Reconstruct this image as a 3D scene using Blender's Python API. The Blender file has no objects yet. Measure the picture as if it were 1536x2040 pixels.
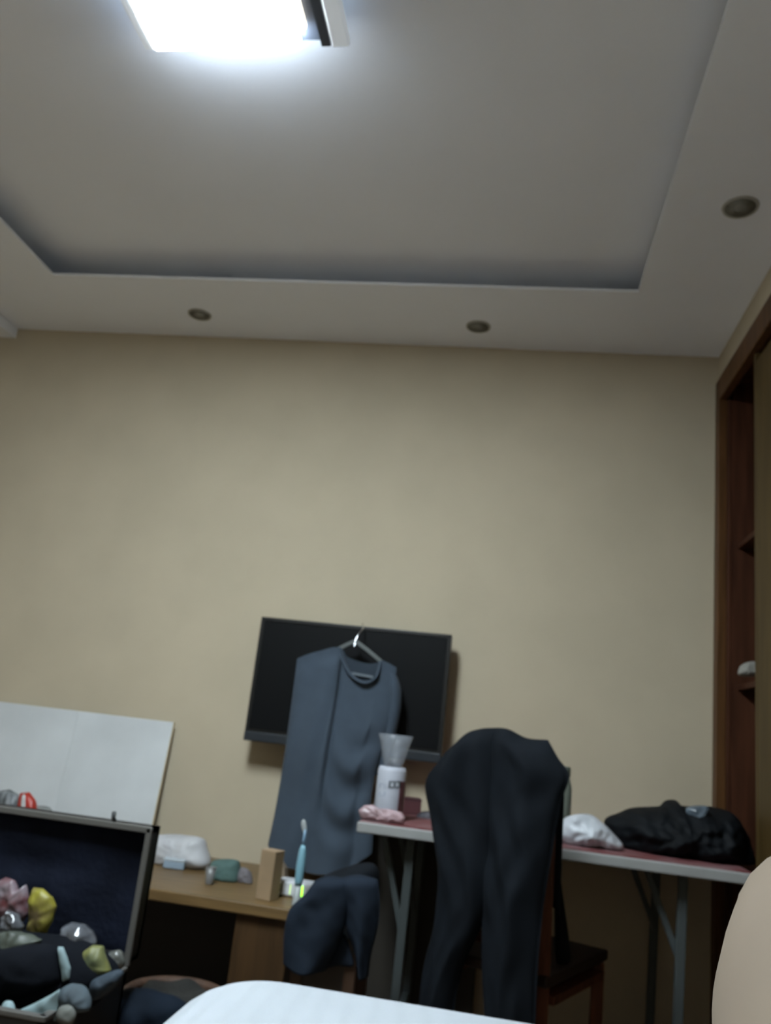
import bpy, bmesh, math, random
from mathutils import Vector, Matrix, noise
random.seed(7)
S = bpy.context.scene
COL = S.collection

# ------------------------------------------------------------------ camera
CAM_H = 1.02
FPX = 1630.0
YAW, PITCH, ROLL = (math.radians(a) for a in (-9.2716, 14.6478, 6.5420))
fwd = Vector((math.sin(YAW)*math.cos(PITCH), math.cos(YAW)*math.cos(PITCH), math.sin(PITCH)))
rt0 = Vector((math.cos(YAW), -math.sin(YAW), 0)); up0 = rt0.cross(fwd)
rt = rt0*math.cos(ROLL) + up0*math.sin(ROLL); up = up0*math.cos(ROLL) - rt0*math.sin(ROLL)
EYE = Vector((0, 0, CAM_H))
cd = bpy.data.cameras.new('camera'); cam = bpy.data.objects.new('camera', cd); COL.objects.link(cam)
cd.sensor_fit = 'VERTICAL'; cd.sensor_height = 36.0; cd.lens = FPX/2040*36.0
cd.clip_start = 0.02
cd.dof.use_dof = True; cd.dof.focus_distance = 0.36; cd.dof.aperture_fstop = 18.0; cd.dof.aperture_blades = 0   # the phone had not focused
M3 = Matrix((rt, up, -fwd)).transposed()
cam.matrix_world = Matrix.Translation(EYE) @ M3.to_4x4()
S.camera = cam

# ------------------------------------------------------------------ world, exposure
w = bpy.data.worlds.new('world'); S.world = w; w.use_nodes = True
w.node_tree.nodes['Background'].inputs[0].default_value = (0.6, 0.7, 0.9, 1)
w.node_tree.nodes['Background'].inputs[1].default_value = 0.02
vs = S.view_settings
vs.view_transform = 'Standard'; vs.look = 'None'; vs.gamma = 1.0; vs.use_curve_mapping = False
vs.exposure = 0.0
LAMP_STRENGTH = 104.0

# ------------------------------------------------------------------ pixel to place
def ray(x, y):
    return rt*((x-768)/FPX) - up*((y-1020)/FPX) + fwd
def P(x, y, Y):
    r = ray(x, y); return EYE + r*(Y/r.y)
def PZ(x, y, z):
    r = ray(x, y); return EYE + r*((z-CAM_H)/r.z)
def PP(x, y, p0, n):
    r = ray(x, y); return EYE + r*((p0-EYE).dot(n)/r.dot(n))

# ------------------------------------------------------------------ materials
MATS = {}
def mat(name, col, rough=0.6, var=0.0, vscale=6.0, bump=0.0, bscale=60.0, metal=0.0, spec=0.4,
        emit=None, estr=0.0, trans=0.0, col2=None, stretch=None, sheen=0.0, alpha=1.0):
    if name in MATS: return MATS[name]
    m = bpy.data.materials.new(name); m.use_nodes = True
    nt = m.node_tree; b = nt.nodes['Principled BSDF']
    b.inputs['Base Color'].default_value = (*col, 1); b.inputs['Roughness'].default_value = rough
    b.inputs['Metallic'].default_value = metal; b.inputs['Specular IOR Level'].default_value = spec
    b.inputs['Transmission Weight'].default_value = trans
    b.inputs['Sheen Weight'].default_value = sheen
    b.inputs['Alpha'].default_value = alpha
    if emit:
        b.inputs['Emission Color'].default_value = (*emit, 1); b.inputs['Emission Strength'].default_value = estr
    tc = nt.nodes.new('ShaderNodeTexCoord'); mp = nt.nodes.new('ShaderNodeMapping')
    nt.links.new(tc.outputs['Object'], mp.inputs['Vector'])
    if stretch: mp.inputs['Scale'].default_value = stretch
    if var > 0 or col2:
        n = nt.nodes.new('ShaderNodeTexNoise'); n.inputs['Scale'].default_value = vscale; n.inputs['Detail'].default_value = 5
        nt.links.new(mp.outputs[0], n.inputs['Vector'])
        r = nt.nodes.new('ShaderNodeValToRGB')
        c2 = col2 or tuple(c*(1-var) for c in col); c1 = col if col2 else tuple(min(1, c*(1+var*0.5)) for c in col)
        r.color_ramp.elements[0].color = (*c2, 1); r.color_ramp.elements[0].position = 0.35
        r.color_ramp.elements[1].color = (*c1, 1); r.color_ramp.elements[1].position = 0.65
        nt.links.new(n.outputs['Fac'], r.inputs[0]); nt.links.new(r.outputs[0], b.inputs['Base Color'])
    if bump > 0:
        n2 = nt.nodes.new('ShaderNodeTexNoise'); n2.inputs['Scale'].default_value = bscale; n2.inputs['Detail'].default_value = 3
        nt.links.new(mp.outputs[0], n2.inputs['Vector'])
        bp = nt.nodes.new('ShaderNodeBump'); bp.inputs['Strength'].default_value = bump; bp.inputs['Distance'].default_value = 0.01
        nt.links.new(n2.outputs['Fac'], bp.inputs['Height']); nt.links.new(bp.outputs[0], b.inputs['Normal'])
    MATS[name] = m
    return m

m_wall = mat('beige_wallpaper', (0.42, 0.358, 0.262), 0.85, 0.05, 3.0, 0.15, 180)
m_ceil = mat('white_ceiling_paint', (0.82, 0.845, 0.905), 0.9, 0.02, 2.0, 0.05, 120)
m_floor = mat('brown_floor', (0.16, 0.10, 0.06), 0.5, 0.3, 4.0, stretch=(1, 8, 1))
m_wood_red = mat('red_brown_wood', (0.055, 0.020, 0.010), 0.45, 0.35, 5.0, 0.05, 40, stretch=(8, 8, 0.7), spec=0.15)
m_wood_frame = mat('orange_brown_wood', (0.085, 0.038, 0.014), 0.4, 0.3, 5.0, 0.05, 40, stretch=(8, 8, 0.7), spec=0.15)
m_wood_door = mat('olive_brown_wood', (0.058, 0.036, 0.012), 0.45, 0.25, 5.0, stretch=(8, 8, 0.7), spec=0.15)
m_wood_desk = mat('desk_wood', (0.14, 0.085, 0.034), 0.4, 0.3, 5.0, 0.05, 40, stretch=(0.8, 8, 8))
m_wood_ped = mat('desk_side_wood', (0.050, 0.026, 0.010), 0.45, 0.3, 5.0, stretch=(8, 8, 0.8))
m_wood_chair = mat('chair_wood', (0.095, 0.036, 0.019), 0.4, 0.35, 6.0, stretch=(8, 8, 1), spec=0.15)
m_black = mat('black_plastic', (0.004, 0.0045, 0.005), 0.35)
m_screen = mat('tv_screen', (0.002, 0.0024, 0.003), 0.5, spec=0.12)
m_bezel = mat('tv_lower_bezel', (0.014, 0.018, 0.023), 0.4)
m_white = mat('white_plastic', (0.52, 0.53, 0.55), 0.4)
m_metal = mat('grey_metal', (0.06, 0.07, 0.07), 0.5, metal=0.3, spec=0.25)
m_chrome = mat('chrome', (0.55, 0.57, 0.6), 0.15, metal=1.0)
m_shirt = mat('grey_blue_jersey', (0.043, 0.058, 0.078), 0.85, 0.06, 20, 0.1, 400, sheen=0.05, spec=0.15)
m_shirt_in = mat('grey_blue_jersey_inside', (0.020, 0.029, 0.041), 0.9, 0.06, 20)
m_trous = mat('black_cotton', (0.005, 0.0068, 0.0095), 0.85, 0.2, 12, 0.15, 300, spec=0.1)
m_navy = mat('navy_cotton', (0.011, 0.0165, 0.026), 0.85, 0.2, 10, 0.15, 300, spec=0.1)
m_jack = mat('black_nylon', (0.0035, 0.0046, 0.006), 0.7, 0.3, 12, 0.15, 80, spec=0.14)
m_board = mat('white_board', (0.51, 0.53, 0.54), 0.6, 0.10, 3.5, 0.05, 30)
m_boardedge = mat('board_edge', (0.42, 0.34, 0.22), 0.8)
m_duvet = mat('white_duvet', (0.31, 0.33, 0.355), 0.85, 0.03, 8)
m_skin = mat('skin', (0.175, 0.137, 0.102), 0.75, 0.05, 5, spec=0.15)

# ------------------------------------------------------------------ mesh helpers
def box(x0, x1, y0, y1, z0, z1):
    v = [(x, y, z) for x in (x0, x1) for y in (y0, y1) for z in (z0, z1)]
    f = [(0, 1, 3, 2), (4, 6, 7, 5), (0, 4, 5, 1), (2, 3, 7, 6), (0, 2, 6, 4), (1, 5, 7, 3)]
    return [Vector(a) for a in v], f
def obox(c, ax, ay, az):
    """box from centre and three half-axis vectors"""
    c = Vector(c); v = []
    for i in (-1, 1):
        for j in (-1, 1):
            for k in (-1, 1): v.append(c + Vector(ax)*i + Vector(ay)*j + Vector(az)*k)
    return v, [(0, 1, 3, 2), (4, 6, 7, 5), (0, 4, 5, 1), (2, 3, 7, 6), (0, 2, 6, 4), (1, 5, 7, 3)]
def bar(a, b, wx, wy, ref=(0, 1, 0)):
    a = Vector(a); b = Vector(b); d = (b-a); dn = d.normalized(); r = Vector(ref)
    s = dn.cross(r).normalized(); t = s.cross(dn).normalized()
    return obox((a+b)/2, s*wx/2, t*wy/2, d/2)
def join(*parts):
    V, Fs = [], []
    for v, f in parts:
        o = len(V); V += v; Fs += [tuple(i+o for i in q) for q in f]
    return V, Fs
def loft(rings, cap=True, closed=True):
    n = len(rings[0]); V = [Vector(p) for r in rings for p in r]; Fs = []
    for i in range(len(rings)-1):
        for j in range(n if closed else n-1):
            k = (j+1) % n
            Fs.append((i*n+j, i*n+k, (i+1)*n+k, (i+1)*n+j))
    if cap and closed:
        for base, rev in ((0, True), ((len(rings)-1)*n, False)):
            V.append(sum((V[base+j] for j in range(n)), Vector())/n); c = len(V)-1
            for j in range(n):
                k = (j+1) % n
                Fs.append((c, base+k, base+j) if rev else (c, base+j, base+k))
    return V, Fs
def smooth_pts(pts, n, closed=False):
    """Catmull-Rom resampling at equal arc length"""
    pts = [Vector(p) for p in pts]; m = len(pts); dense = []
    for i in range(m if closed else m-1):
        if closed: p0, p1, p2, p3 = (pts[(i+k-1) % m] for k in range(4))
        else: p0, p1, p2, p3 = pts[max(i-1, 0)], pts[i], pts[i+1], pts[min(i+2, m-1)]
        for s in range(12):
            t = s/12
            dense.append(0.5*((2*p1)+(p2-p0)*t+(2*p0-5*p1+4*p2-p3)*t*t+(3*p1-p0-3*p2+p3)*t**3))
    dense.append(pts[0].copy() if closed else pts[-1].copy())
    L = [0.0]
    for a, b in zip(dense, dense[1:]): L.append(L[-1]+(b-a).length)
    out = []; j = 0; cnt = n if closed else n-1
    for i in range(n):
        s = L[-1]*i/cnt
        while j < len(L)-2 and L[j+1] < s: j += 1
        d = L[j+1]-L[j]; t = (s-L[j])/d if d > 0 else 0
        out.append(dense[j].lerp(dense[j+1], min(1, max(0, t))))
    return out
def lin_pts(pts, n, closed=True):
    pts = [Vector(p) for p in pts]; m = len(pts); out = []
    L = [(pts[(i+1) % m]-pts[i]).length for i in range(m)]; tot = sum(L); cnt = [max(1, round(n*l/tot)) for l in L]
    while sum(cnt) > n: cnt[cnt.index(max(cnt))] -= 1
    while sum(cnt) < n: cnt[cnt.index(max(cnt))] += 1
    for i in range(m):
        for k in range(cnt[i]): out.append(pts[i].lerp(pts[(i+1) % m], k/cnt[i]))
    return out
def tube(pts, rad, n=10, m=None, closed=False, sq=1.0):
    m = m or max(2, len(pts)*4)
    c = smooth_pts(pts, m, closed) if len(pts) > 2 or closed else [Vector(pts[0]).lerp(Vector(pts[1]), i/(m-1)) for i in range(m)]
    rs = rad if callable(rad) else (lambda t: rad)
    rings = []; prev = None
    for i, p in enumerate(c):
        if closed: d = c[(i+1) % m]-c[i-1]
        else: d = c[min(i+1, m-1)]-c[max(i-1, 0)]
        d.normalize()
        if prev is None:
            a = Vector((0, 0, 1)) if abs(d.z) < 0.9 else Vector((1, 0, 0))
            s = d.cross(a).normalized()
        else: s = (prev - d*prev.dot(d)).normalized()
        prev = s; t = d.cross(s); r = rs(i/(m-1))
        rings.append([p+(s*math.cos(2*math.pi*k/n)+t*math.sin(2*math.pi*k/n)*sq)*r for k in range(n)])
    if closed:
        rings.append(rings[0]); v, f = loft(rings, cap=False); return v, f
    return loft(rings)
def lathe(base, prof, n=28, sx=1.0, sy=1.0):
    b = Vector(base)
    return loft([[b+Vector((r*sx*math.cos(2*math.pi*k/n), r*sy*math.sin(2*math.pi*k/n), z)) for k in range(n)] for r, z in prof])
def inflate(outline, plane, front, back, n=56, rings=12, wr=0.0, wf=9.0, seed=0.0, zmin=None, power=0.55, sharp=False, folds=None):
    """closed cushion of real thickness grown from an outline that lies in an upright plane"""
    if isinstance(plane, (int, float)): p0, nn = Vector((0, plane, 0)), Vector((0, 1, 0))
    else: p0, nn = Vector(plane[0]), Vector(plane[1]).normalized()
    pts = [PP(x, y, p0, nn) for x, y in outline]
    o = (lin_pts if sharp else smooth_pts)(pts, n, True)
    c = sum(o, Vector())/n
    V = []; Fs = []
    def put(p, d):
        q = p - nn*d
        if wr:
            q = q - nn*(noise.noise(Vector((p.x*wf+seed, p.z*wf, p.y*wf+seed*2)))*wr + noise.noise(Vector((p.x*wf*2.7+seed, p.z*wf*2.7, seed)))*wr*0.45)
        if folds: q = q - nn*folds(p)
        if zmin is not None and q.z < zmin: q.z = zmin
        V.append(q)
    for side, dep in ((1, front), (-1, back)):
        for i in range(rings if side == 1 else rings-1):
            r = 1 - i/rings if side == 1 else 1-(i+1)/rings
            for p in o:
                q = c.lerp(p, r)
                put(q, side*dep*(max(0, 1-r*r)**power))
        put(c, side*dep)
    A = rings*n  # centre of front
    for i in range(rings-1):
        for j in range(n):
            k = (j+1) % n; Fs.append((i*n+j, i*n+k, (i+1)*n+k, (i+1)*n+j))
    for j in range(n): Fs.append(((rings-1)*n+j, (rings-1)*n+(j+1) % n, A))
    B0 = A+1; Bc = B0+(rings-1)*n
    def bi(i, j): return j if i == 0 else B0+(i-1)*n+j
    for i in range(rings-1):
        for j in range(n):
            k = (j+1) % n; Fs.append((bi(i, k), bi(i, j), bi(i+1, j), bi(i+1, k)))
    for j in range(n): Fs.append((bi(rings-1, (j+1) % n), bi(rings-1, j), Bc))
    return V, Fs
def coons(left, right, top, bottom, plane, nu, nv, disp):
    """panel bounded by four pixel polylines on an upright plane; disp(u,v) moves it toward the viewer side"""
    p0, nn = (Vector((0, plane, 0)), Vector((0, 1, 0))) if isinstance(plane, (int, float)) else (Vector(plane[0]), Vector(plane[1]).normalized())
    cv = lambda ps, n: smooth_pts([PP(x, y, p0, nn) for x, y in ps], n)
    L, R_, T, B = cv(left, nv), cv(right, nv), cv(top, nu), cv(bottom, nu)
    V = []
    for j in range(nv):
        v = j/(nv-1)
        for i in range(nu):
            u = i/(nu-1)
            p = L[j]*(1-u)+R_[j]*u + T[i]*(1-v)+B[i]*v - (T[0]*(1-u)*(1-v)+T[-1]*u*(1-v)+B[0]*(1-u)*v+B[-1]*u*v)
            V.append(p - nn*disp(u, v))
    Fs = [(j*nu+i, j*nu+i+1, (j+1)*nu+i+1, (j+1)*nu+i) for j in range(nv-1) for i in range(nu-1)]
    return V, Fs
def garment(left, right, top, bottom, plane, fd, bd, nu=40, nv=50, bottom_open=True):
    """front and back panel sewn together along sides and top"""
    a = coons(left, right, top, bottom, plane, nu, nv, fd); b = coons(left, right, top, bottom, plane, nu, nv, bd)
    b = (b[0], [tuple(reversed(q)) for q in b[1]])
    V, Fs = join(a, b); o = nu*nv
    for j in range(nv-1):
        Fs += [(j*nu, (j+1)*nu, o+(j+1)*nu, o+j*nu), (j*nu+nu-1, o+j*nu+nu-1, o+(j+1)*nu+nu-1, (j+1)*nu+nu-1)]
    for i in range(nu-1):
        Fs += [(i, o+i, o+i+1, i+1), ((nv-1)*nu+i, (nv-1)*nu+i+1, o+(nv-1)*nu+i+1, o+(nv-1)*nu+i)]
    return V, Fs

def mk(name, geo, material, parent=None, smooth=False, bevel=0.0, sub=0, weld=False, flip=True):
    V, Fs = geo
    lo = Vector((min(v.x for v in V), min(v.y for v in V), min(v.z for v in V)))
    hi = Vector((max(v.x for v in V), max(v.y for v in V), max(v.z for v in V)))
    org = Vector(((lo.x+hi.x)/2, (lo.y+hi.y)/2, lo.z))
    me = bpy.data.meshes.new(name); me.from_pydata([tuple(v-org) for v in V], [], Fs); me.update()
    bm = bmesh.new(); bm.from_mesh(me)
    if weld: bmesh.ops.remove_doubles(bm, verts=bm.verts, dist=1e-5)
    bmesh.ops.recalc_face_normals(bm, faces=bm.faces); bm.to_mesh(me); bm.free()
    me.materials.append(material)
    if smooth: me.polygons.foreach_set('use_smooth', [True]*len(me.polygons))
    o = bpy.data.objects.new(name, me); COL.objects.link(o)
    if parent is None: o.location = org
    else:
        wp = parent.get('_w', None); wp = Vector(wp) if wp is not None else Vector(parent.location)
        o.parent = parent; o.location = org - wp
    o['_w'] = list(org)
    if bevel:
        b = o.modifiers.new('bevel', 'BEVEL'); b.width = bevel; b.segments = 3; b.limit_method = 'ANGLE'
    if sub:
        s = o.modifiers.new('subdivision', 'SUBSURF'); s.levels = sub; s.render_levels = sub
    return o
def thing(name, loc, label, cat, group=None):
    e = bpy.data.objects.new(name, None); COL.objects.link(e); e.location = loc; e['_w'] = list(loc)
    e.empty_display_size = 0.05
    return tag(e, label, cat, group)
def tag(o, label, cat, group=None):
    o['label'] = label; o['category'] = cat
    if group: o['group'] = group
    return o
def struct(o): o['kind'] = 'structure'; return o

# ------------------------------------------------------------------ the room
ZS = CAM_H+1.601      # soffit
ZR = ZS+0.090         # recessed ceiling
D = 3.20; XR = 0.774; XL = -2.90; YB = -0.70
TX0, TX1, TY0, TY1 = -1.900, 0.379, -0.21, 2.713
XW = 1.36
struct(mk('floor', box(XL, XW, YB, D, -0.1, 0), m_floor))
struct(mk('wall_far', box(XL-0.1, XW+0.1, D, D+0.1, -0.1, ZR+0.2), m_wall))
struct(mk('wall_left', box(XL-0.1, XL, YB, D, -0.1, ZR+0.2), m_wall))
struct(mk('wall_back', box(XL-0.1, XW+0.1, YB-0.1, YB, -0.1, ZR+0.2), m_wall))
WT = CAM_H+1.483      # wardrobe top
WY0 = 1.0
struct(mk('wall_right', join(box(XR, XW, YB, D, WT, ZR+0.2), box(XR, XW, YB, WY0, 0, WT), box(XW, XW+0.1, YB, D, -0.1, ZR+0.2)), m_wall))
cl = struct(mk('ceiling', box(XL, XR, YB, D, ZR, ZR+0.1), m_ceil))
LIP = 0.010; CV = 0.20
mk('soffit', join(box(XL, TX0, YB, D, ZS, ZS+LIP), box(TX1, XR, YB, D, ZS, ZS+LIP), box(TX0, TX1, TY1, D, ZS, ZS+LIP), box(TX0, TX1, YB, TY0, ZS, ZS+LIP)), m_ceil, cl)
mk('cove', join(box(XL, TX0-CV, YB, D, ZS+LIP, ZR), box(TX1+CV, XR, YB, D, ZS+LIP, ZR), box(TX0-CV, TX1+CV, TY1+CV, D, ZS+LIP, ZR), box(TX0-CV, TX1+CV, YB, TY0-CV, ZS+LIP, ZR)), m_ceil, cl)
struct(mk('trim_1', box(XL, -2.352, YB, D, ZS-0.046, ZS), m_ceil))

# ------------------------------------------------------------------ ceiling lamp
LZ = ZS-0.006
lampx0, lampx1 = PZ(315, 105, LZ).x, PZ(600, 96, LZ).x
lampout = PZ(695, 90, LZ).x; lampY = PZ(460, 101, LZ).y
lamp0 = lampx0-(0.035); LY0 = lampY-0.90
m_diff = mat('lamp_diffuser', (0.9, 0.9, 0.9), 0.5, emit=(0.81, 0.93, 1.0), estr=LAMP_STRENGTH)
m_led = mat('lamp_led_bar', (0.9, 0.85, 0.7), 0.5, emit=(1.0, 0.93, 0.78), estr=2.5)
m_rail = mat('lamp_acrylic_rail', (0.75, 0.78, 0.82), 0.3, emit=(0.8, 0.9, 1.0), estr=0.25)
m_inner = mat('lamp_inner_metal', (0.20, 0.22, 0.27), 0.3, metal=0.8)
L = thing('ceiling_lamp', ((lamp0+lampout)/2, lampY-0.45, LZ), 'large rectangular ceiling lamp with glowing white panel in the recessed ceiling', 'lamp')
mk('base_plate', box(lamp0+0.12, lampout-0.12, LY0+0.12, lampY-0.14, LZ+0.034, ZR), m_inner, L)
m_side = mat('lamp_frosted_side', (0.8, 0.84, 0.9), 0.5, emit=(0.78, 0.90, 1.0), estr=LAMP_STRENGTH*0.02)
mk('diffuser', box(lampx0, lampx1, LY0+0.02, lampY-0.004, LZ, LZ+0.006), m_diff, L)
mk('frosted_side', box(lampx0+0.002, lampx1-0.002, LY0+0.022, lampY-0.006, LZ+0.006, LZ+0.03), m_side, L)
m_back = mat('lamp_added_uplight', (0.8, 0.84, 0.9), 0.5, emit=(0.58, 0.79, 1.0), estr=LAMP_STRENGTH*0.05)
mk('added_back_glow', box(lampx0+0.004, lampx1-0.004, LY0+0.024, lampY-0.008, LZ+0.030, LZ+0.034), m_back, L)  # added upward glow that brightens the ceiling around the lamp
mk('led_bar', box(lampx1+0.004, lampx1+0.024, LY0+0.05, lampY-0.055, LZ+0.006, LZ+0.018), m_led, L)
mk('inner_tray', box(lampx1, lampout-0.045, LY0+0.01, lampY-0.004, LZ+0.024, LZ+0.030), mat('lamp_tray_blue_grey', (0.09, 0.105, 0.14), 0.4), L)
mk('inner_strip', box(lampx1+0.052, lampx1+0.075, LY0+0.02, lampY-0.004, LZ+0.004, LZ+0.03), mat('lamp_dark_strip', (0.05, 0.06, 0.08), 0.4), L)
mk('rail', box(lampout-0.045, lampout, LY0, lampY, LZ+0.002, LZ+0.03), m_rail, L, bevel=0.006)
mk('rail', box(lamp0, lampx0-0.004, LY0, lampY, LZ+0.002, LZ+0.03), m_rail, L, bevel=0.006)

# ------------------------------------------------------------------ downlights
m_rim = mat('downlight_rim', (0.38, 0.37, 0.33), 0.5)
m_cup = mat('downlight_cup', (0.16, 0.155, 0.13), 0.35)
m_bulb = mat('downlight_lens', (0.22, 0.22, 0.2), 0.25)
for (x, y, r, lab) in ((398, 626, 0.050, 'unlit round downlight in the soffit above the white board'),
                       (953, 650, 0.050, 'unlit round downlight in the soffit above the folding table'),
                       (1475, 412, 0.052, 'unlit round downlight in the soffit beside the wardrobe')):
    c = PZ(x, y, ZS)
    d = thing('downlight', c, lab, 'downlight', 'downlights in the soffit')
    mk('rim', lathe(c, [(r*0.80, 0), (r*0.82, -0.004), (r*0.97, -0.005), (r, 0.0)][::-1]), m_rim, d, smooth=True)
    mk('cup', lathe(c, [(r*0.84, -0.0045), (r*0.72, -0.0010), (r*0.5, -0.0012)]), m_cup, d, smooth=True)
    mk('lens', lathe(c, [(r*0.52, -0.002), (r*0.3, -0.006), (0.002, -0.007)]), m_bulb, d, smooth=True)

# ------------------------------------------------------------------ wardrobe
W = thing('wardrobe', (1.05, 2.1, 0), 'brown built-in wardrobe with open shelf bay reaching nearly to the soffit', 'wardrobe')
BANDH = 0.095; PW = 0.06; DY = 2.735; TH = 0.02
mk('frame_post', box(XR-0.012, XR+0.02, D-PW, D-0.002, 0, WT), m_wood_frame, W, bevel=0.003)
mk('top_rail', box(XR-0.012, XR+0.02, WY0, D-PW, WT-BANDH, WT), m_wood_frame, W, bevel=0.003)
mk('post_bead', box(XR+0.02, XR+0.034, D-PW-0.012, D-PW+0.02, 0.08, WT-BANDH), m_wood_red, W, bevel=0.003)
mk('side_panel', box(XR+0.034, 1.34, D-PW-0.012, D-PW+0.008, 0.08, WT-0.02), m_wood_red, W)
mk('back_panel', box(1.34, 1.355, WY0, D-0.01, 0.0, WT-0.005), m_wood_red, W)
mk('top_panel', box(XR+0.02, 1.34, WY0, D-PW-0.012, WT-0.03, WT-0.005), m_wood_red, W)
mk('plinth', box(XR+0.01, 1.34, WY0, D-PW, 0.0, 0.08), m_wood_red, W)
mk('divider', box(XR+0.004, 1.34, DY-0.018, DY+0.002, 0.08, WT-BANDH-0.005), m_wood_door, W, bevel=0.002)
for zz in (CAM_H+0.805, CAM_H+0.285, 0.72, 0.30):
    mk('shelf', box(XR+0.055, 1.34, DY+0.004, D-PW-0.014, zz-0.02, zz), m_wood_red, W, bevel=0.002)
y0 = DY-0.022
for i in range(3):
    y1 = y0-0.56
    dr = mk('door', box(XR+0.004, XR+0.024, y1+0.003, y0, 0.085, WT-BANDH-0.04), m_wood_door, W, bevel=0.003)
    mk('handle', tube([(XR-0.006, y1+0.06, 0.95), (XR-0.016, y1+0.06, 0.97), (XR-0.016, y1+0.06, 1.08), (XR-0.006, y1+0.06, 1.10), (XR+0.006, y1+0.06, 1.10)], 0.006, 8), m_chrome, dr, smooth=True)
    y0 = y1
# small item on the lower shelf
s = mk('tissue_wad', inflate([(1470, 1344), (1474, 1328), (1486, 1320), (1504, 1318), (1512, 1330), (1510, 1346), (1490, 1348)], 3.0, 0.03, 0.03, wr=0.008, wf=40, zmin=CAM_H+0.285),
       mat('tissue_white', (0.22, 0.21, 0.185), 0.8), smooth=True)
tag(s, 'small crumpled off-white tissue on a wardrobe shelf', 'tissue')

# ------------------------------------------------------------------ television
TVY = 3.085
a, b_, c_, d_ = P(520, 1229, TVY), P(896, 1263, TVY), P(882, 1521, TVY), P(486, 1475, TVY)
tx0 = (a.x+d_.x)/2; tx1 = (b_.x+c_.x)/2; tz1 = (a.z+b_.z)/2; tz0 = (c_.z+d_.z)/2
T = thing('television', ((tx0+tx1)/2, TVY+0.04, tz0), 'black flat television mounted on the beige wall behind the hanging shirt', 'television')
mk('body', box(tx0, tx1, TVY+0.006, TVY+0.05, tz0, tz1), m_black, T, bevel=0.006)
mk('screen', box(tx0+0.014, tx1-0.014, TVY+0.003, TVY+0.008, tz0+0.045, tz1-0.014), m_screen, T)
mk('bezel', box(tx0, tx0+0.015, TVY, TVY+0.01, tz0+0.03, tz1), m_black, T, bevel=0.002)
mk('bezel', box(tx1-0.015, tx1, TVY, TVY+0.01, tz0+0.03, tz1), m_black, T, bevel=0.002)
mk('bezel', box(tx0+0.015, tx1-0.015, TVY, TVY+0.01, tz1-0.015, tz1), m_black, T, bevel=0.002)
mk('lower_bezel', box(tx0, tx1, TVY-0.004, TVY+0.012, tz0, tz0+0.034), m_bezel, T, bevel=0.003)
mk('wall_bracket', box((tx0+tx1)/2-0.12, (tx0+tx1)/2+0.12, TVY+0.05, D, tz0+0.12, tz1-0.12), m_black, T)

# ------------------------------------------------------------------ folding table
TZ = 0.740; TT = 0.034
tl, tr = P(712, 1634, 2.60), P(1504, 1746, 2.60)
tbx0, tbx1 = tl.x, tr.x; TBY0, TBY1 = 2.60, 3.17
m_ttop = mat('pink_red_table_sheet', (0.14, 0.034, 0.034), 0.5, col2=(0.21, 0.115, 0.12), vscale=9)
m_tedge = mat('pale_table_edge', (0.25, 0.25, 0.245), 0.5, 0.06, 12)
F_ = thing('folding_table', ((tbx0+tbx1)/2, 2.88, 0), 'folding table with pale edge, pink sheet and grey metal legs against the wall', 'table')
mk('tabletop', box(tbx0, tbx1, TBY0, TBY1, TZ-TT, TZ-0.003), m_tedge, F_, bevel=0.005)
mk('table_sheet', box(tbx0+0.006, tbx1-0.006, TBY0+0.008, TBY1-0.004, TZ-0.004, TZ), m_ttop, F_)
def leg_px(a, b, Y, w=0.028, ext=0.0):
    return bar(P(*a, Y), P(*b, Y), w, 0.022)
for (pt, pb, qa, qb) in (((821, 1664), (786, 2000), (764, 1668), (803, 1880)), ((1361, 1738), (1350, 2040), (1286, 1724), (1352, 1910))):
    for Yl in (2.68, 3.09):
        k = P(*pt, 2.68); xx = k.x; top = Vector((xx, Yl, TZ-TT)); kb = P(*pb, 2.68)
        fx = xx + (kb.x-xx)/(kb.z-k.z)*(0-k.z)
        mk('leg', bar(top, (fx, Yl, 0.0), 0.026, 0.024), m_metal, F_, bevel=0.003)
        qa3, qb3 = P(*qa, 2.705), P(*qb, 2.705)
        dy = Yl-2.68
        mk('brace', bar((qa3.x, 2.705+dy*0.9, TZ-TT), (qb3.x, 2.705+dy*0.9, qb3.z), 0.018, 0.012), m_metal, F_, bevel=0.002)
    mk('stretcher', bar((fx, 2.68, 0.16), (fx, 3.09, 0.16), 0.02, 0.02, ref=(1, 0, 0)), m_metal, F_)

lb_ = mk('added_shade_board', box(-0.50, -0.02, D-0.05, D-0.025, 0.0, 0.66), mat('shade_board_dark', (0.022, 0.018, 0.013), 0.7, 0.3, 4), bevel=0.003)  # invented board, stands in for the shade under the table's left end
tag(lb_, 'added dark board standing in for shade on the wall under the folding table', 'board')

# ------------------------------------------------------------------ desk
DZ = 0.478; DYF = 2.55
dxr = P(598, 1822, DYF).x; dpl = P(470, 1805, DYF).x; dpr = P(574, 1850, DYF).x
DXL = -2.05
K = thing('low_desk', ((DXL+dxr)/2, 2.87, 0), 'low brown wooden desk with dark kneehole under the clutter', 'desk')
mk('desktop', box(DXL, dxr, DYF, D-0.003, DZ-0.032, DZ), m_wood_desk, K, bevel=0.004)
mk('pedestal', box(dpl, dpr, DYF+0.02, D-0.02, 0, DZ-0.032), m_wood_ped, K, bevel=0.003)
mk('side_panel', box(DXL+0.01, DXL+0.03, DYF+0.02, D-0.02, 0, DZ-0.032), m_wood_ped, K)
mk('back_panel', box(DXL+0.03, dpl, D-0.12, D-0.10, 0, DZ-0.032), mat('desk_kneehole_shade', (0.006, 0.005, 0.005), 0.6, 0.2, 5), K)  # near-black colour stands in for the shade inside the kneehole

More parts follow.
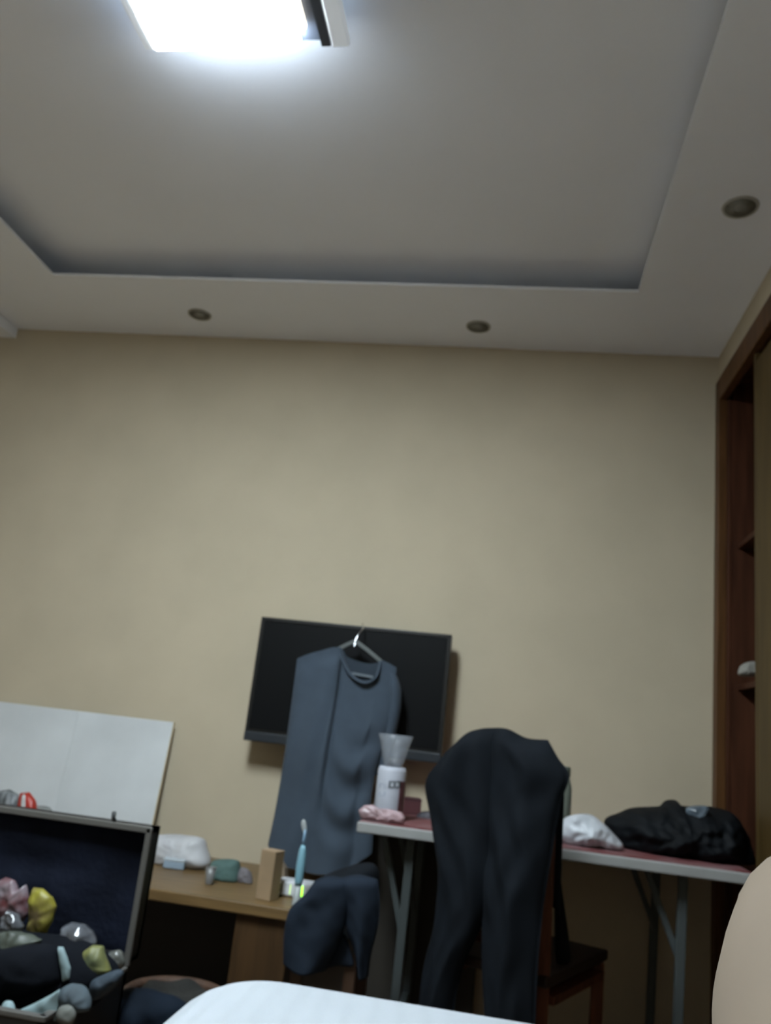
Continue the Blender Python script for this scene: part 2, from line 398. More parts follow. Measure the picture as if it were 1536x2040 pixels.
# ------------------------------------------------------------------ white board
bt, bb = P(333, 1441, 3.12), P(306, 1640, 3.12)
bx1 = (bt.x+bb.x)/2; bz1 = P(180, 1420, 3.12).z
WB = thing('white_board', (bx1-0.35, 3.12, DZ), 'large pale grey-white folded board leaning on the wall behind the suitcase', 'board')
fold = P(130, 1500, 3.12).x
tilt = 0.05
def leanbox(x0, x1, th, yb):
    v = []
    for x in (x0, x1):
        for y in (0, th):
            for z in (DZ+0.001, bz1):
                v.append(Vector((x, yb+y+tilt*(z-DZ)/(bz1-DZ), z)))
    return v, [(0, 1, 3, 2), (4, 6, 7, 5), (0, 4, 5, 1), (2, 3, 7, 6), (0, 2, 6, 4), (1, 5, 7, 3)]
mk('panel', leanbox(fold+0.0003, bx1, 0.008, 3.115), m_board, WB, bevel=0.001)
mk('panel', leanbox(bx1-0.86, fold-0.0003, 0.008, 3.115), m_board, WB, bevel=0.001)
mk('edge_strip', leanbox(bx1, bx1+0.004, 0.009, 3.114), m_boardedge, WB)

# ------------------------------------------------------------------ shirt on hanger
SY = 2.985
H = thing('clothes_hanger', P(708, 1285, SY+0.02), 'thin pale grey hanger hooked over the television top edge', 'hanger')
m_hang = mat('hanger_plastic', (0.085, 0.095, 0.095), 0.4)
hy = SY+0.03
hk = [P(706, 1290, hy-0.006), P(709, 1274, hy+0.003), P(716, 1262, hy+0.012), P(723, 1252, hy+0.03)]
hook_top = Vector((P(721, 1246, TVY).x, TVY+0.01, tz1+0.012))
hk += [hook_top, Vector((hook_top.x-0.006, TVY+0.045, tz1+0.006)), Vector((hook_top.x-0.008, TVY+0.056, tz1-0.012))]
mk('hook', tube(hk, 0.0026, 8, 40), m_chrome, H, smooth=True)
for pts in ([(708, 1277), (692, 1284), (676, 1292), (640, 1309), (606, 1328)], [(708, 1277), (732, 1295), (757, 1316), (785, 1344)]):
    q3 = [P(x, y, hy) for x, y in pts]
    mk('arm', join(*[bar(a3, b3+(b3-a3).normalized()*0.003, 0.014, 0.007) for a3, b3 in zip(q3, q3[1:])]), m_hang, H, bevel=0.002)
mk('trouser_bar', tube([P(606, 1336, hy), P(690, 1352, hy), P(782, 1350, hy)], 0.004, 8), m_hang, H, smooth=True)

shirt = thing('long_sleeved_shirt', P(640, 1735, SY), 'grey-blue long-sleeved shirt hanging in front of the television', 'shirt')
Ls = [(592, 1312), (578, 1420), (564, 1520), (549, 1610), (534, 1682)]
Rs = [(790, 1330), (783, 1400), (763, 1480), (747, 1545), (738, 1610), (743, 1660), (741, 1700)]
Tf = [(592, 1312), (630, 1299), (676, 1291), (684, 1318), (700, 1345), (725, 1359), (748, 1348), (757, 1318), (772, 1320), (790, 1330)]
Tb = [(592, 1312), (630, 1299), (676, 1291), (688, 1306), (705, 1314), (722, 1319), (740, 1321), (757, 1318), (772, 1320), (790, 1330)]
Bs = [(534, 1682), (548, 1704), (582, 1726), (640, 1738), (692, 1729), (741, 1700)]
def sm(a, b, x):
    t = min(1, max(0, (x-a)/(b-a))); return t*t*(3-2*t)
def sf(u, v):
    e = math.sin(math.pi*u)**0.6
    d = 0.045*e*(0.35+0.65*sm(0, 0.5, v))
    cr = 0.40+0.12*v                                   # sleeve edge crease
    d += 0.020*(1-sm(0.45, 0.75, v))*sm(0.03, 0.1, v)*(sm(cr+0.015, cr-0.03, u) if False else (1-sm(cr-0.03, cr+0.02, u)))*e
    d -= 0.012*math.exp(-((u-cr-0.015)/0.02)**2)*(1-sm(0.5, 0.8, v))
    d += 0.006*e*math.sin(u*26+v*3)*(1-sm(0.55, 0.9, v))*(1-sm(0.35, 0.5, u))
    q = v - 0.62 + 0.55*(u-0.95)**2*1.2 - 0.1*u          # swooping drapes toward the right side
    d += 0.017*math.sin(q*27)*sm(0.40, 0.75, u)*sm(0.22, 0.50, v)*(1-sm(0.72, 0.98, v))*e
    d -= 0.012*math.exp(-((u-0.86+0.25*(v-0.75))/0.05)**2)*sm(0.55, 0.7, v)*e
    d += 0.010*math.sin(u*15+1.0+v*4)*sm(0.6, 1.0, v)*e
    return d
def sb(u, v): return -0.025*math.sin(math.pi*u)**0.6 - 0.008*math.sin(u*14)*v*math.sin(math.pi*u)
fr = coons(Ls, Rs, Tf, Bs, SY, 70, 80, sf)
bk = coons(Ls, Rs, Tb, Bs, SY, 70, 80, sb)
mk('front_panel', fr, m_shirt, shirt, smooth=True)
mk('back_panel', bk, m_shirt_in, shirt, smooth=True)
ncol = [P(676, 1290, SY-0.004), P(684, 1318, SY-0.016), P(700, 1345, SY-0.026), P(725, 1360, SY-0.03), P(749, 1349, SY-0.026), P(758, 1318, SY-0.006)]
mk('collar', tube(ncol, 0.009, 8, 40, sq=0.5), m_shirt, shirt, smooth=True)
la, lb = P(701, 1341, SY+0.012), P(743, 1349, SY+0.012)
mk('neck_label', bar(la, lb, 0.009, 0.002), mat('neck_label_grey', (0.10, 0.12, 0.14), 0.7), shirt)
slv = tube([P(768, 1334, SY+0.012), P(782, 1352, SY+0.016), P(786, 1400, SY+0.026), P(776, 1460, SY+0.03), P(764, 1510, SY+0.033), P(757, 1545, SY+0.035)],
           lambda t: 0.018+0.020*sm(0, 0.25, t)-0.012*sm(0.4, 1, t), 16, 44, sq=0.7)
mk('sleeve', slv, m_shirt, shirt, smooth=True)

# ------------------------------------------------------------------ chair with the black trousers
ang = math.radians(26)
cr_ = P(1096, 1700, 2.32); right_post = Vector((cr_.x, 2.32, 0))
ax = Vector((math.cos(ang), -math.sin(ang), 0)); ay = Vector((math.sin(ang), math.cos(ang), 0)); az = Vector((0, 0, 1))
CW = 0.30
mid = right_post - ax*CW/2
def cp(x, y, z): return mid + ax*x + ay*y + az*z
C = thing('wooden_chair', mid + ay*0.2, 'reddish-brown wooden chair under black trousers, pushed to the folding table', 'chair')
for sgn in (-1, 1):
    mk('back_post', join(bar(cp(sgn*CW/2, 0.0, 0), cp(sgn*CW/2, 0.0, 0.47), 0.032, 0.03), bar(cp(sgn*CW/2, 0, 0.46), cp(sgn*CW/2, -0.02, 0.955), 0.032, 0.028)), m_wood_chair, C, bevel=0.004)
    mk('leg', bar(cp(sgn*(CW/2), 0.40, 0), cp(sgn*(CW/2), 0.40, 0.44), 0.034, 0.034), m_wood_chair, C, bevel=0.004)
    mk('stretcher', bar(cp(sgn*CW/2, 0.015, 0.20), cp(sgn*CW/2, 0.385, 0.20), 0.018, 0.025), m_wood_chair, C)
    mk('side_apron', bar(cp(sgn*CW/2, 0.015, 0.41), cp(sgn*CW/2, 0.385, 0.41), 0.02, 0.05), m_wood_chair, C)
mk('top_rail', tube([cp(-CW/2, -0.02, 0.955), cp(-0.08, -0.028, 0.985), cp(0.08, -0.028, 0.985), cp(CW/2, -0.02, 0.955)], 0.024, 10, sq=0.6), m_wood_chair, C, smooth=True)
for xs in (-0.09, 0.0, 0.09):
    mk('back_slat', bar(cp(xs, -0.002, 0.50), cp(xs, -0.022, 0.955), 0.035, 0.012), m_wood_chair, C)
mk('lower_rail', bar(cp(-CW/2, -0.001, 0.52), cp(CW/2, -0.001, 0.52), 0.03, 0.018), m_wood_chair, C)
mk('front_apron', bar(cp(-CW/2, 0.40, 0.41), cp(CW/2, 0.40, 0.41), 0.05, 0.02), m_wood_chair, C)
mk('seat', obox(cp(0, 0.205, 0.455), ax*(CW/2+0.02), ay*0.225, az*0.014), mat('dark_chair_seat', (0.018, 0.008, 0.006), 0.5, 0.2, 6), C, bevel=0.006)

pl = (mid - ay*0.075, ay)      # upright plane just before the chair back
tro = thing('trousers', mid - ay*0.07 + az*0.3, 'black trousers draped over the back of the wooden chair', 'trousers')
def leg_disp(seed, amp=0.05, nz=0.016):
    def f(u, v):
        e = math.sin(math.pi*u)**0.5
        d = amp*e*(0.75+0.25*sm(0, 0.1, v))
        d += 0.007*e*math.sin(u*7+seed+v*2.5)*sm(0.1, 0.4, v)
        d += nz*0.37*e*math.sin((v*1.6-u*0.9)*16+seed)*sm(0.15, 0.35, v)*(1-sm(0.55, 0.8, v))
        d += nz*e*noise.noise(Vector((u*4+seed, v*7, seed)))
        return d*sm(-0.02, 0.05, v)
    return f
back_d = lambda u, v: -0.028*math.sin(math.pi*u)**0.5*sm(-0.02, 0.05, v)
hipL = garment([(905, 1484), (876, 1520), (850, 1562), (862, 1640), (876, 1740), (868, 1840), (848, 1930), (826, 2090)],
               [(992, 1450), (990, 1560), (985, 1680), (975, 1790), (958, 1850), (925, 1920), (908, 1990), (897, 2090)],
               [(905, 1484), (930, 1462), (960, 1452), (992, 1450)], [(826, 2090), (860, 2094), (897, 2090)], pl, leg_disp(0.3), back_d)
hipR = garment([(980, 1450), (978, 1560), (970, 1680), (962, 1790), (960, 1850), (962, 1920), (966, 2000), (972, 2090)],
               [(1092, 1474), (1112, 1510), (1134, 1545), (1118, 1600), (1102, 1690), (1084, 1800), (1072, 1920), (1064, 2090)],
               [(980, 1450), (1010, 1452), (1048, 1470), (1092, 1474)], [(972, 2090), (1020, 2096), (1064, 2090)], pl, leg_disp(2.1), back_d)
mk('trouser_leg', hipL, m_trous, tro, smooth=True)
mk('trouser_leg', hipR, m_trous, tro, smooth=True)
# waist flap falling behind the chair back, and the roll over the top rail
flap = [cp(-0.17, 0, 0), cp(0.17, 0, 0)]
V = []; nu, nv = 24, 18
for j in range(nv):
    t = j/(nv-1)
    for i in range(nu):
        u = i/(nu-1)*2-1
        if t < 0.4:
            a_ = math.pi*(t/0.4); yy = -0.02-math.cos(a_)*0.062; zz = 0.985+0.045*math.sin(a_)
        else: yy = 0.042+0.01*math.sin(u*8); zz = 0.985-(t-0.4)/0.6*0.33
        V.append(cp(u*(0.155+0.01*t), yy, zz-0.045*abs(u)**3+0.012*math.cos(u*2.2)))
Fq = [(j*nu+i, j*nu+i+1, (j+1)*nu+i+1, (j+1)*nu+i) for j in range(nv-1) for i in range(nu-1)]
fl = mk('waist_flap', (V, Fq), m_trous, tro, smooth=True)
so = fl.modifiers.new('solid', 'SOLIDIFY'); so.thickness = 0.008
# strap bag hanging behind the right post
bg = mk('cloth_bag', inflate([(1108, 1690), (1116, 1740), (1124, 1800), (1134, 1870), (1138, 1915), (1124, 1922), (1108, 1915), (1104, 1800)], 2.44, 0.02, 0.02, wr=0.006), m_jack, smooth=True)
tag(bg, 'slim black cloth bag hanging beside the wooden chair back post', 'bag')

# ------------------------------------------------------------------ things on the folding table
# jar with clear cup
jb = Vector((P(777, 1580, 2.74).x, 2.74, TZ)); jr = 0.046
J = thing('labelled_jar', jb, 'white labelled jar with clear flared top on the folding table', 'jar')
jh = P(778, 1527, jb.y).z - TZ
m_label = mat('jar_label', (0.36, 0.375, 0.42), 0.5, 0.06, 25)
mk('jar_body', lathe(jb, [(jr*0.95, 0), (jr, 0.006), (jr, jh*0.92), (jr*0.9, jh)]), m_label, J, smooth=True)
mk('side_print', loft([[jb+Vector((math.cos(a2)*(jr+e), math.sin(a2)*(jr+e), z)) for e in (0.0003, 0.0012) for a2 in ([math.radians(-45+i*9) for i in range(11)] if e < 0.001 else [math.radians(45-i*9) for i in range(11)])] for z in (0.02, jh*0.75)]),
   mat('jar_red_print', (0.10, 0.035, 0.04), 0.5, 0.3, 30), J)
top = jb+Vector((0, 0, jh))
cupprof = [(0.028, 0.0), (0.036, 0.02), (0.050, 0.075), (0.058, 0.10), (0.056, 0.10), (0.048, 0.074), (0.034, 0.022), (0.026, 0.004)]
mk('clear_cup', lathe(top, cupprof), mat('clear_plastic', (0.32, 0.35, 0.39), 0.25, spec=0.6, alpha=0.26), J, smooth=True)
m_ink = mat('dark_ink', (0.02, 0.03, 0.03), 0.6); m_ink2 = mat('grey_ink', (0.28, 0.31, 0.36), 0.6)
def on_jar(px, py, wpx, hpx, mm, parent):
    # small print mark lying on the curved label
    dx = (px-776)/FPX*jb.y; z = P(px, py, jb.y).z; hw = wpx/FPX*jb.y/2; hh = hpx/FPX*jb.y/2
    aa = math.asin(max(-0.95, min(0.95, dx/jr)))
    c = Vector((jb.x+jr*math.sin(aa), jb.y-jr*math.cos(aa), z)); tx = Vector((math.cos(aa), math.sin(aa), 0)); nrm = Vector((math.sin(aa), -math.cos(aa), 0))
    return obox(c+nrm*0.0006, tx*hw, nrm*0.0008, az*hh)
for (px, py, ww, hh, mm) in ((777, 1561, 3, 13, m_ink), (781.5, 1556, 3, 4, m_ink), (781.5, 1567, 4, 3, m_ink), (786, 1561, 3, 13, m_ink), (791, 1556, 4, 3, m_ink), (791, 1567, 4, 3, m_ink), (795, 1561, 3, 12, m_ink),
                             (758, 1563, 3, 9, m_ink2), (763, 1560, 4, 3, m_ink2), (768, 1565, 2, 9, m_ink2), (759, 1580, 3, 8, m_ink2), (764, 1583, 4, 3, m_ink2), (769, 1580, 3, 9, m_ink2)):
    mk('print_mark', on_jar(px, py, ww, hh, mm, J), mm, J)
# crumpled pink bag in front of the jar
pb = mk('plastic_bag', inflate([(718, 1630), (714, 1614), (726, 1604), (742, 1603), (752, 1610), (775, 1612), (800, 1618), (808, 1630), (804, 1642), (770, 1638), (742, 1634)], 2.635, 0.012, 0.03, wr=0.010, wf=45, zmin=TZ, sharp=True),
        mat('pink_plastic', (0.34, 0.235, 0.25), 0.35, 0.25, 18), smooth=True)
tag(pb, 'crumpled pink plastic bag at the table edge below the white jar', 'bag')
cb = PZ(808, 1622, TZ)
rb = thing('carton', cb, 'small dark red carton beside the white jar', 'carton')
mk('box', obox(cb+Vector((0.012, 0.06, 0.022)), (0.03, 0.008, 0), (-0.006, 0.03, 0), (0, 0, 0.022)), mat('dark_red_card', (0.10, 0.035, 0.04), 0.6, 0.2, 12), rb, bevel=0.003)
mk('lid', obox(cb+Vector((0.012, 0.06, 0.047)), (0.031, 0.008, 0), (-0.006, 0.031, 0), (0, 0, 0.004)), mat('darker_red_card', (0.06, 0.02, 0.025), 0.6), rb, bevel=0.002)
pc = PZ(846, 1632, TZ)
pk = mk('pouch', inflate([(828, 1634), (832, 1622), (845, 1616), (862, 1618), (872, 1632), (870, 1642), (845, 1640)], pc.y+0.05, 0.03, 0.03, wr=0.006, wf=40, zmin=TZ),
        mat('grey_pouch_cloth', (0.09, 0.085, 0.10), 0.6, 0.3, 14), smooth=True)
tag(pk, 'small dark grey pouch between the carton and the draped trousers', 'pouch')
# slim bottle behind the white bag
bb2 = Vector((P(1127, 1580, 2.98).x, 2.98, TZ))
Bt = thing('slim_bottle', bb2, 'slim pale green bottle standing behind the crumpled white bag', 'bottle')
bh = P(1130, 1548, 2.98).z-TZ
mk('bottle_body', lathe(bb2, [(0.018, 0), (0.02, 0.005), (0.02, bh*0.8), (0.014, bh*0.93), (0.011, bh)]), mat('pale_green_glass', (0.10, 0.115, 0.095), 0.3, spec=0.5), Bt, smooth=True)
mk('cap', lathe(bb2+az*bh, [(0.012, 0), (0.013, 0.004), (0.013, 0.03), (0.010, 0.034)]), mat('dark_green_cap', (0.05, 0.06, 0.045), 0.5), Bt, smooth=True)
# white bag
wbY = PZ(1165, 1690, TZ).y+0.06
wb = mk('crumpled_bag', inflate([(1109, 1664), (1112, 1645), (1128, 1628), (1152, 1621), (1180, 1624), (1204, 1642), (1226, 1664), (1242, 1684), (1236, 1694), (1196, 1692), (1150, 1686), (1122, 1680)], wbY, 0.055, 0.05, wr=0.016, wf=22, seed=4, zmin=TZ),
        mat('white_thin_plastic', (0.44, 0.46, 0.49), 0.4, 0.12, 15), smooth=True)
tag(wb, 'crumpled white plastic bag lying beside the black jacket', 'bag')
# jacket heap
jk = thing('jacket', PZ(1360, 1715, TZ+0.0)+Vector((0, 0.12, 0)), 'black jacket bundled in a heap on the folding table', 'jacket')
jy = 2.86
mk('jacket_heap', inflate([(1232, 1690), (1212, 1660), (1204, 1632), (1236, 1618), (1252, 1610), (1300, 1606), (1318, 1604), (1326, 1595), (1346, 1594), (1360, 1605), (1420, 1608), (1462, 1622), (1486, 1655), (1498, 1690), (1504, 1722), (1480, 1738), (1420, 1728), (1330, 1714), (1270, 1704)],
                          jy, 0.17, 0.15, n=120, rings=30, wr=0.034, wf=17, seed=2, zmin=TZ+0.001, power=0.6), m_jack, jk, smooth=True)
mk('painted_highlight', inflate([(1366, 1612), (1384, 1605), (1408, 1606), (1414, 1618), (1404, 1634), (1392, 1648), (1376, 1638)], 2.775, 0.03, 0.03, wr=0.008, wf=30, seed=5), mat('blue_grey_highlight', (0.10, 0.13, 0.16), 0.3, 0.4, 25, spec=0.6), jk, smooth=True)  # paler lump painted as the bluish highlight on the black nylon

# ------------------------------------------------------------------ things on the desk
# white pack
wp = mk('tissue_pack', inflate([(306, 1722), (300, 1672), (330, 1662), (372, 1664), (404, 1670), (412, 1690), (420, 1716), (414, 1728), (380, 1733), (340, 1731)], 2.95, 0.06, 0.06, wr=0.008, wf=25, seed=3, zmin=DZ+0.001, power=0.4),
        mat('soft_white_pack', (0.40, 0.40, 0.41), 0.5, 0.12, 12), smooth=True)
tag(wp, 'soft white tissue pack on the desk beside the suitcase lid', 'tissue pack')
q = PZ(343, 1732, DZ)
sb_ = thing('soap_box', q, 'small white and pale blue box on the desk before the tissue pack', 'box')
mk('box_base', obox(q+Vector((0, 0.02, 0.013)), (0.036, 0.004, 0), (-0.003, 0.022, 0), (0, 0, 0.012)), mat('pale_blue_plastic', (0.22, 0.28, 0.34), 0.4), sb_, bevel=0.004)
mk('box_lid', obox(q+Vector((0, 0.02, 0.029)), (0.037, 0.004, 0), (-0.003, 0.023, 0), (0, 0, 0.0045)), mat('white_box_lid', (0.36, 0.40, 0.43), 0.4), sb_, bevel=0.003)
q2 = PZ(345, 1727, DZ).y+0.06
cbl = mk('cable_loop', tube([P(308, 1716, q2-0.03), P(318, 1697, q2-0.03), P(340, 1688, q2-0.025), P(362, 1697, q2-0.03), P(378, 1714, q2-0.03), P(372, 1720, q2-0.03), P(340, 1716, q2-0.03)], 0.009, 8, 60, closed=True),
         mat('grey_rubber', (0.07, 0.07, 0.065), 0.6), smooth=True)
tag(cbl, 'dark grey cable loop arching over the small blue box', 'cable')
ty = PZ(448, 1757, DZ).y+0.035
tp = mk('teal_pouch', inflate([(421, 1756), (420, 1724), (426, 1714), (450, 1711), (470, 1713), (477, 1722), (478, 1750), (470, 1762), (438, 1762)], ty, 0.045, 0.04, wr=0.004, wf=30, zmin=DZ+0.001, power=0.35),
        mat('teal_cloth', (0.06, 0.11, 0.10), 0.8, 0.2, 18, 0.2, 150), smooth=True)
tag(tp, 'rounded teal cloth pouch on the desk between plastic cup and cardboard cartons', 'pouch')
cq = PZ(413, 1763, DZ)
cu = thing('plastic_cup', cq, 'small translucent grey plastic cup beside the teal pouch', 'cup')
m_gcup = mat('grey_translucent_plastic', (0.2, 0.2, 0.195), 0.3, trans=0.3)
mk('cup_body', lathe(cq+Vector((0, 0.014, 0)), [(0.011, 0), (0.012, 0.002), (0.016, 0.05), (0.0145, 0.05), (0.011, 0.005)]), m_gcup, cu, smooth=True)
mk('cup_rim', tube([cq+Vector((0.016*math.cos(i*math.pi/4), 0.014+0.016*math.sin(i*math.pi/4), 0.05)) for i in range(8)], 0.0015, 6, 32, closed=True), m_gcup, cu, smooth=True)
gy = PZ(487, 1762, DZ).y+0.03
gp = mk('cloth_wad', inflate([(474, 1762), (473, 1738), (482, 1728), (496, 1732), (503, 1748), (502, 1764), (488, 1766)], gy, 0.025, 0.025, wr=0.006, wf=40, zmin=DZ+0.001),
        mat('mauve_grey_cloth', (0.13, 0.118, 0.125), 0.8, 0.15, 20), smooth=True)
tag(gp, 'small mauve-grey wad of cloth between teal pouch and tall carton', 'cloth')
m_card = mat('tan_cardboard', (0.26, 0.18, 0.105), 0.75, 0.12, 12, 0.05, 100)
kq = PZ(517, 1792, DZ); kt = P(520, 1692, kq.y).z-DZ
cr1 = thing('tall_carton', kq, 'tall narrow tan cardboard carton standing at the desk front', 'carton')
ca = math.radians(-18); kx = Vector((math.cos(ca), math.sin(ca), 0)); ky = Vector((-math.sin(ca), math.cos(ca), 0))
kc = kq+ky*0.028+kx*0.008
mk('carton_body', obox(kc+az*(kt*0.485), kx*0.026, ky*0.026, az*(kt*0.485)), m_card, cr1, bevel=0.002)
mk('carton_flap', obox(kc+az*(kt*0.985), kx*0.0265, ky*0.0265, az*(kt*0.015)), mat('tan_cardboard_flap', (0.28, 0.195, 0.12), 0.75, 0.1, 12), cr1, bevel=0.002)
k2 = PZ(556, 1768, DZ); k2t = P(552, 1708, k2.y).z-DZ
cr2 = mk('short_carton', (lambda c: join(([c+Vector((-0.02, -0.02, 0)), c+Vector((0.025, -0.02, 0)), c+Vector((0.025, 0.02, 0)), c+Vector((-0.02, 0.02, 0)),
          c+Vector((-0.02, -0.02, k2t)), c+Vector((0.012, -0.02, k2t*0.62)), c+Vector((0.012, 0.02, k2t*0.62)), c+Vector((-0.02, 0.02, k2t))],
          [(0, 1, 2, 3), (4, 5, 6, 7), (0, 1, 5, 4), (1, 2, 6, 5), (2, 3, 7, 6), (3, 0, 4, 7)])))(k2+Vector((-0.004, 0.03, 0))), mat('pale_tan_cardboard', (0.19, 0.145, 0.10), 0.75, 0.1, 12), bevel=0.002)
tag(cr2, 'short pale tan carton with slanted top behind the white router', 'carton')
# router with green lights
rq0, rq1 = PZ(547, 1784, DZ), PZ(618, 1798, DZ)
ryc = rq0.y
R_ = thing('router', ((rq0.x+rq1.x)/2, ryc+0.04, DZ), 'white router with two glowing green lights on the desk', 'router')
rx0 = rq0.x; rx1 = rx0+0.115; rh = P(552, 1753, ryc).z-DZ
mk('case', box(rx0, rx1, ryc, ryc+0.075, DZ+0.003, DZ+rh), m_white, R_, bevel=0.006)
for x in (rx0+0.01, rx1-0.02):
    for y in (ryc+0.01, ryc+0.055): mk('foot', box(x, x+0.01, y, y+0.01, DZ, DZ+0.004), m_black, R_)
m_green = mat('green_light', (0.3, 0.9, 0.05), 0.4, emit=(0.30, 1.0, 0.0), estr=4.0)
m_yel = mat('pale_green_light', (0.6, 0.8, 0.3), 0.4, emit=(0.6, 0.8, 0.25), estr=0.6)
for px, mm in ((578, m_yel), (596, m_green), (602, m_green)):
    k = P(px, 1773, ryc); mk('indicator_light', box(k.x-0.0016, k.x+0.0016, ryc-0.0015, ryc+0.001, DZ+rh*0.2, DZ+rh*0.85), mm, R_)
mk('front_slot', box(rx0+0.012, rx0+0.018, ryc-0.001, ryc+0.001, DZ+rh*0.3, DZ+rh*0.8), m_chrome, R_)
# toothbrush
bq = PZ(587, 1806, DZ); tb_ = bq+Vector((0, 0.012, 0))
TBR = thing('electric_toothbrush', tb_, 'pale blue electric toothbrush standing upright at the desk corner', 'toothbrush')
tz = lambda y: P(595, y, tb_.y).z-DZ
m_tb = mat('pale_blue_handle', (0.17, 0.33, 0.40), 0.35)
m_tbw = mat('white_brush_plastic', (0.28, 0.30, 0.30), 0.4)
mk('charging_foot', lathe(tb_, [(0.0125, 0), (0.0135, 0.003), (0.012, 0.012), (0.010, tz(1765))]), m_tbw, TBR, smooth=True)
mk('handle', lathe(tb_, [(0.010, tz(1765)), (0.0125, tz(1755)), (0.0135, tz(1725)), (0.012, tz(1700)), (0.010, tz(1690)), (0.006, tz(1682))]), m_tb, TBR, smooth=True)
mk('neck', lathe(tb_, [(0.006, tz(1684)), (0.0045, tz(1668)), (0.004, tz(1650))]), mat('brush_neck_blue', (0.16, 0.26, 0.36), 0.4), TBR, smooth=True)
mk('brush_head', inflate([(604, 1658), (600, 1642), (603, 1633), (609, 1636), (611, 1656)], tb_.y, 0.004, 0.008), m_tbw, TBR, smooth=True)

# ------------------------------------------------------------------ stool with navy shorts
sY = 2.36
sc = P(645, 1760, sY)
stz = 0.50
sxl, sxr = P(578, 1940, sY-0.13).x, P(706, 1960, sY-0.13).x
ST = thing('wooden_stool', ((sxl+sxr)/2, sY, 0), 'dark brown wooden stool hung with navy shorts beside the desk', 'stool')
m_stool = mat('dark_stool_wood', (0.016, 0.011, 0.008), 0.5, 0.3, 6)
m_stool2 = mat('stool_leg_wood', (0.04, 0.02, 0.011), 0.5, 0.3, 6)
mk('seat', box(sxl-0.005, sxr+0.005, sY-0.135, sY+0.13, stz-0.03, stz), m_stool, ST, bevel=0.005)
for xx in (sxl, sxr-0.03):
    for yy in (sY-0.13, sY+0.095):
        mk('leg', box(xx, xx+0.03, yy, yy+0.03, 0, stz-0.03), m_stool2, ST, bevel=0.003)
mk('apron', box(sxl+0.03, sxr-0.03, sY-0.125, sY-0.107, 0.12, stz-0.03), m_stool, ST)
mk('apron', box(sxl+0.03, sxr-0.03, sY+0.10, sY+0.118, stz-0.10, stz-0.03), m_stool, ST)
sh = thing('shorts', ((sxl+sxr)/2, sY-0.15, 0.3), 'navy blue shorts hanging over the wooden stool', 'shorts')
shp = sY-0.165
def shd(seed): 
    f = leg_disp(seed, 0.035, 0.002)
    return f
mk('shorts_leg', garment([(628, 1754), (607, 1782), (577, 1812), (566, 1860), (564, 1918)], [(694, 1752), (696, 1800), (686, 1850), (668, 1895), (650, 1932)],
   [(628, 1754), (655, 1747), (694, 1752)], [(564, 1918), (600, 1934), (650, 1932)], shp, shd(1.0), lambda u, v: -0.02*math.sin(math.pi*u)), m_navy, sh, smooth=True)
mk('shorts_leg', garment([(672, 1752), (680, 1800), (690, 1850), (704, 1890), (714, 1936)], [(752, 1752), (756, 1800), (752, 1850), (740, 1900), (734, 1944)],
   [(672, 1752), (710, 1744), (752, 1752)], [(714, 1936), (724, 1946), (734, 1944)], shp+0.012, shd(3.0), lambda u, v: -0.02*math.sin(math.pi*u)), m_navy, sh, smooth=True)
mk('shorts_fold', inflate([(614, 1784), (628, 1756), (660, 1738), (710, 1722), (745, 1722), (756, 1745), (752, 1775), (720, 1790), (670, 1785), (625, 1790)], sY-0.04, 0.12, 0.10, wr=0.012, wf=14, zmin=stz+0.001), m_trous, sh, smooth=True)
mk('inner_hem', inflate([(646, 1850), (672, 1845), (690, 1870), (700, 1900), (704, 1925), (676, 1924), (640, 1922)], shp+0.028, 0.006, 0.006, wr=0.003), m_navy, sh, smooth=True)

# ------------------------------------------------------------------ basket with dark clothes under the desk edge
fr_ = P(352, 1938, 2.33)
bkz = fr_.z; bw = (P(450, 1960, 2.2).x-P(262, 1960, 2.2).x)/2
bc = Vector((P(356, 1960, 2.2).x, 2.19, 0))
BK = thing('clothes_basket', bc, 'brown oval basket of dark clothes on the floor before the desk', 'basket')
m_bask = mat('brown_wicker', (0.05, 0.024, 0.013), 0.7, 0.35, 30, 0.4, 90)
mk('basket_wall', lathe(bc, [(0.80*bw, 0), (0.86*bw, 0.01), (0.97*bw, bkz*0.9), (0.93*bw, bkz*0.9), (0.80*bw, 0.02)], 40, 1.0, 0.95), m_bask, BK, smooth=True)
mk('basket_rim', tube([bc+Vector((bw*math.cos(i*math.pi/8), 0.95*bw*math.sin(i*math.pi/8), bkz-0.012)) for i in range(16)], 0.014, 10, 64, closed=True), m_bask, BK, smooth=True)
for i in range(5):
    z = bkz*(0.15+0.15*i); rr = bw*(0.875+0.1*(0.15+0.15*i)/0.9)
    mk('woven_band', tube([bc+Vector((rr*math.cos(k*math.pi/8), 0.95*rr*math.sin(k*math.pi/8), z)) for k in range(16)], 0.009, 8, 48, closed=True), m_bask, BK, smooth=True)
hp = mk('clothes_heap', lathe(bc, [(0.80*bw, bkz*0.45), (0.91*bw, bkz*0.75), (0.86*bw, bkz*0.92), (0.6*bw, bkz*1.02), (0.3*bw, bkz*0.98), (0.01, bkz*1.0)], 40, 1.0, 0.95), mat('dark_green_black_cloth', (0.009, 0.009, 0.0075), 0.85, 0.5, 14, 0.3, 60), smooth=True)
for v in hp.data.vertices:
    d3 = noise.noise(v.co*14)*0.02
    if v.co.z > bkz*0.25: v.co.z += d3
tag(hp, 'dark clothes heaped inside the brown oval basket', 'clothes')
nv_ = mk('navy_garment', inflate([(190, 2060), (205, 2005), (240, 1975), (280, 1968), (320, 1978), (356, 1990), (376, 2012), (380, 2060), (300, 2080)], 2.03, 0.06, 0.05, wr=0.02, wf=14, seed=8),
         mat('deep_navy_cloth', (0.006, 0.010, 0.017), 0.85, 0.3, 12, spec=0.08), smooth=True)
tag(nv_, 'dark navy garment slung over the front of the brown basket', 'garment')

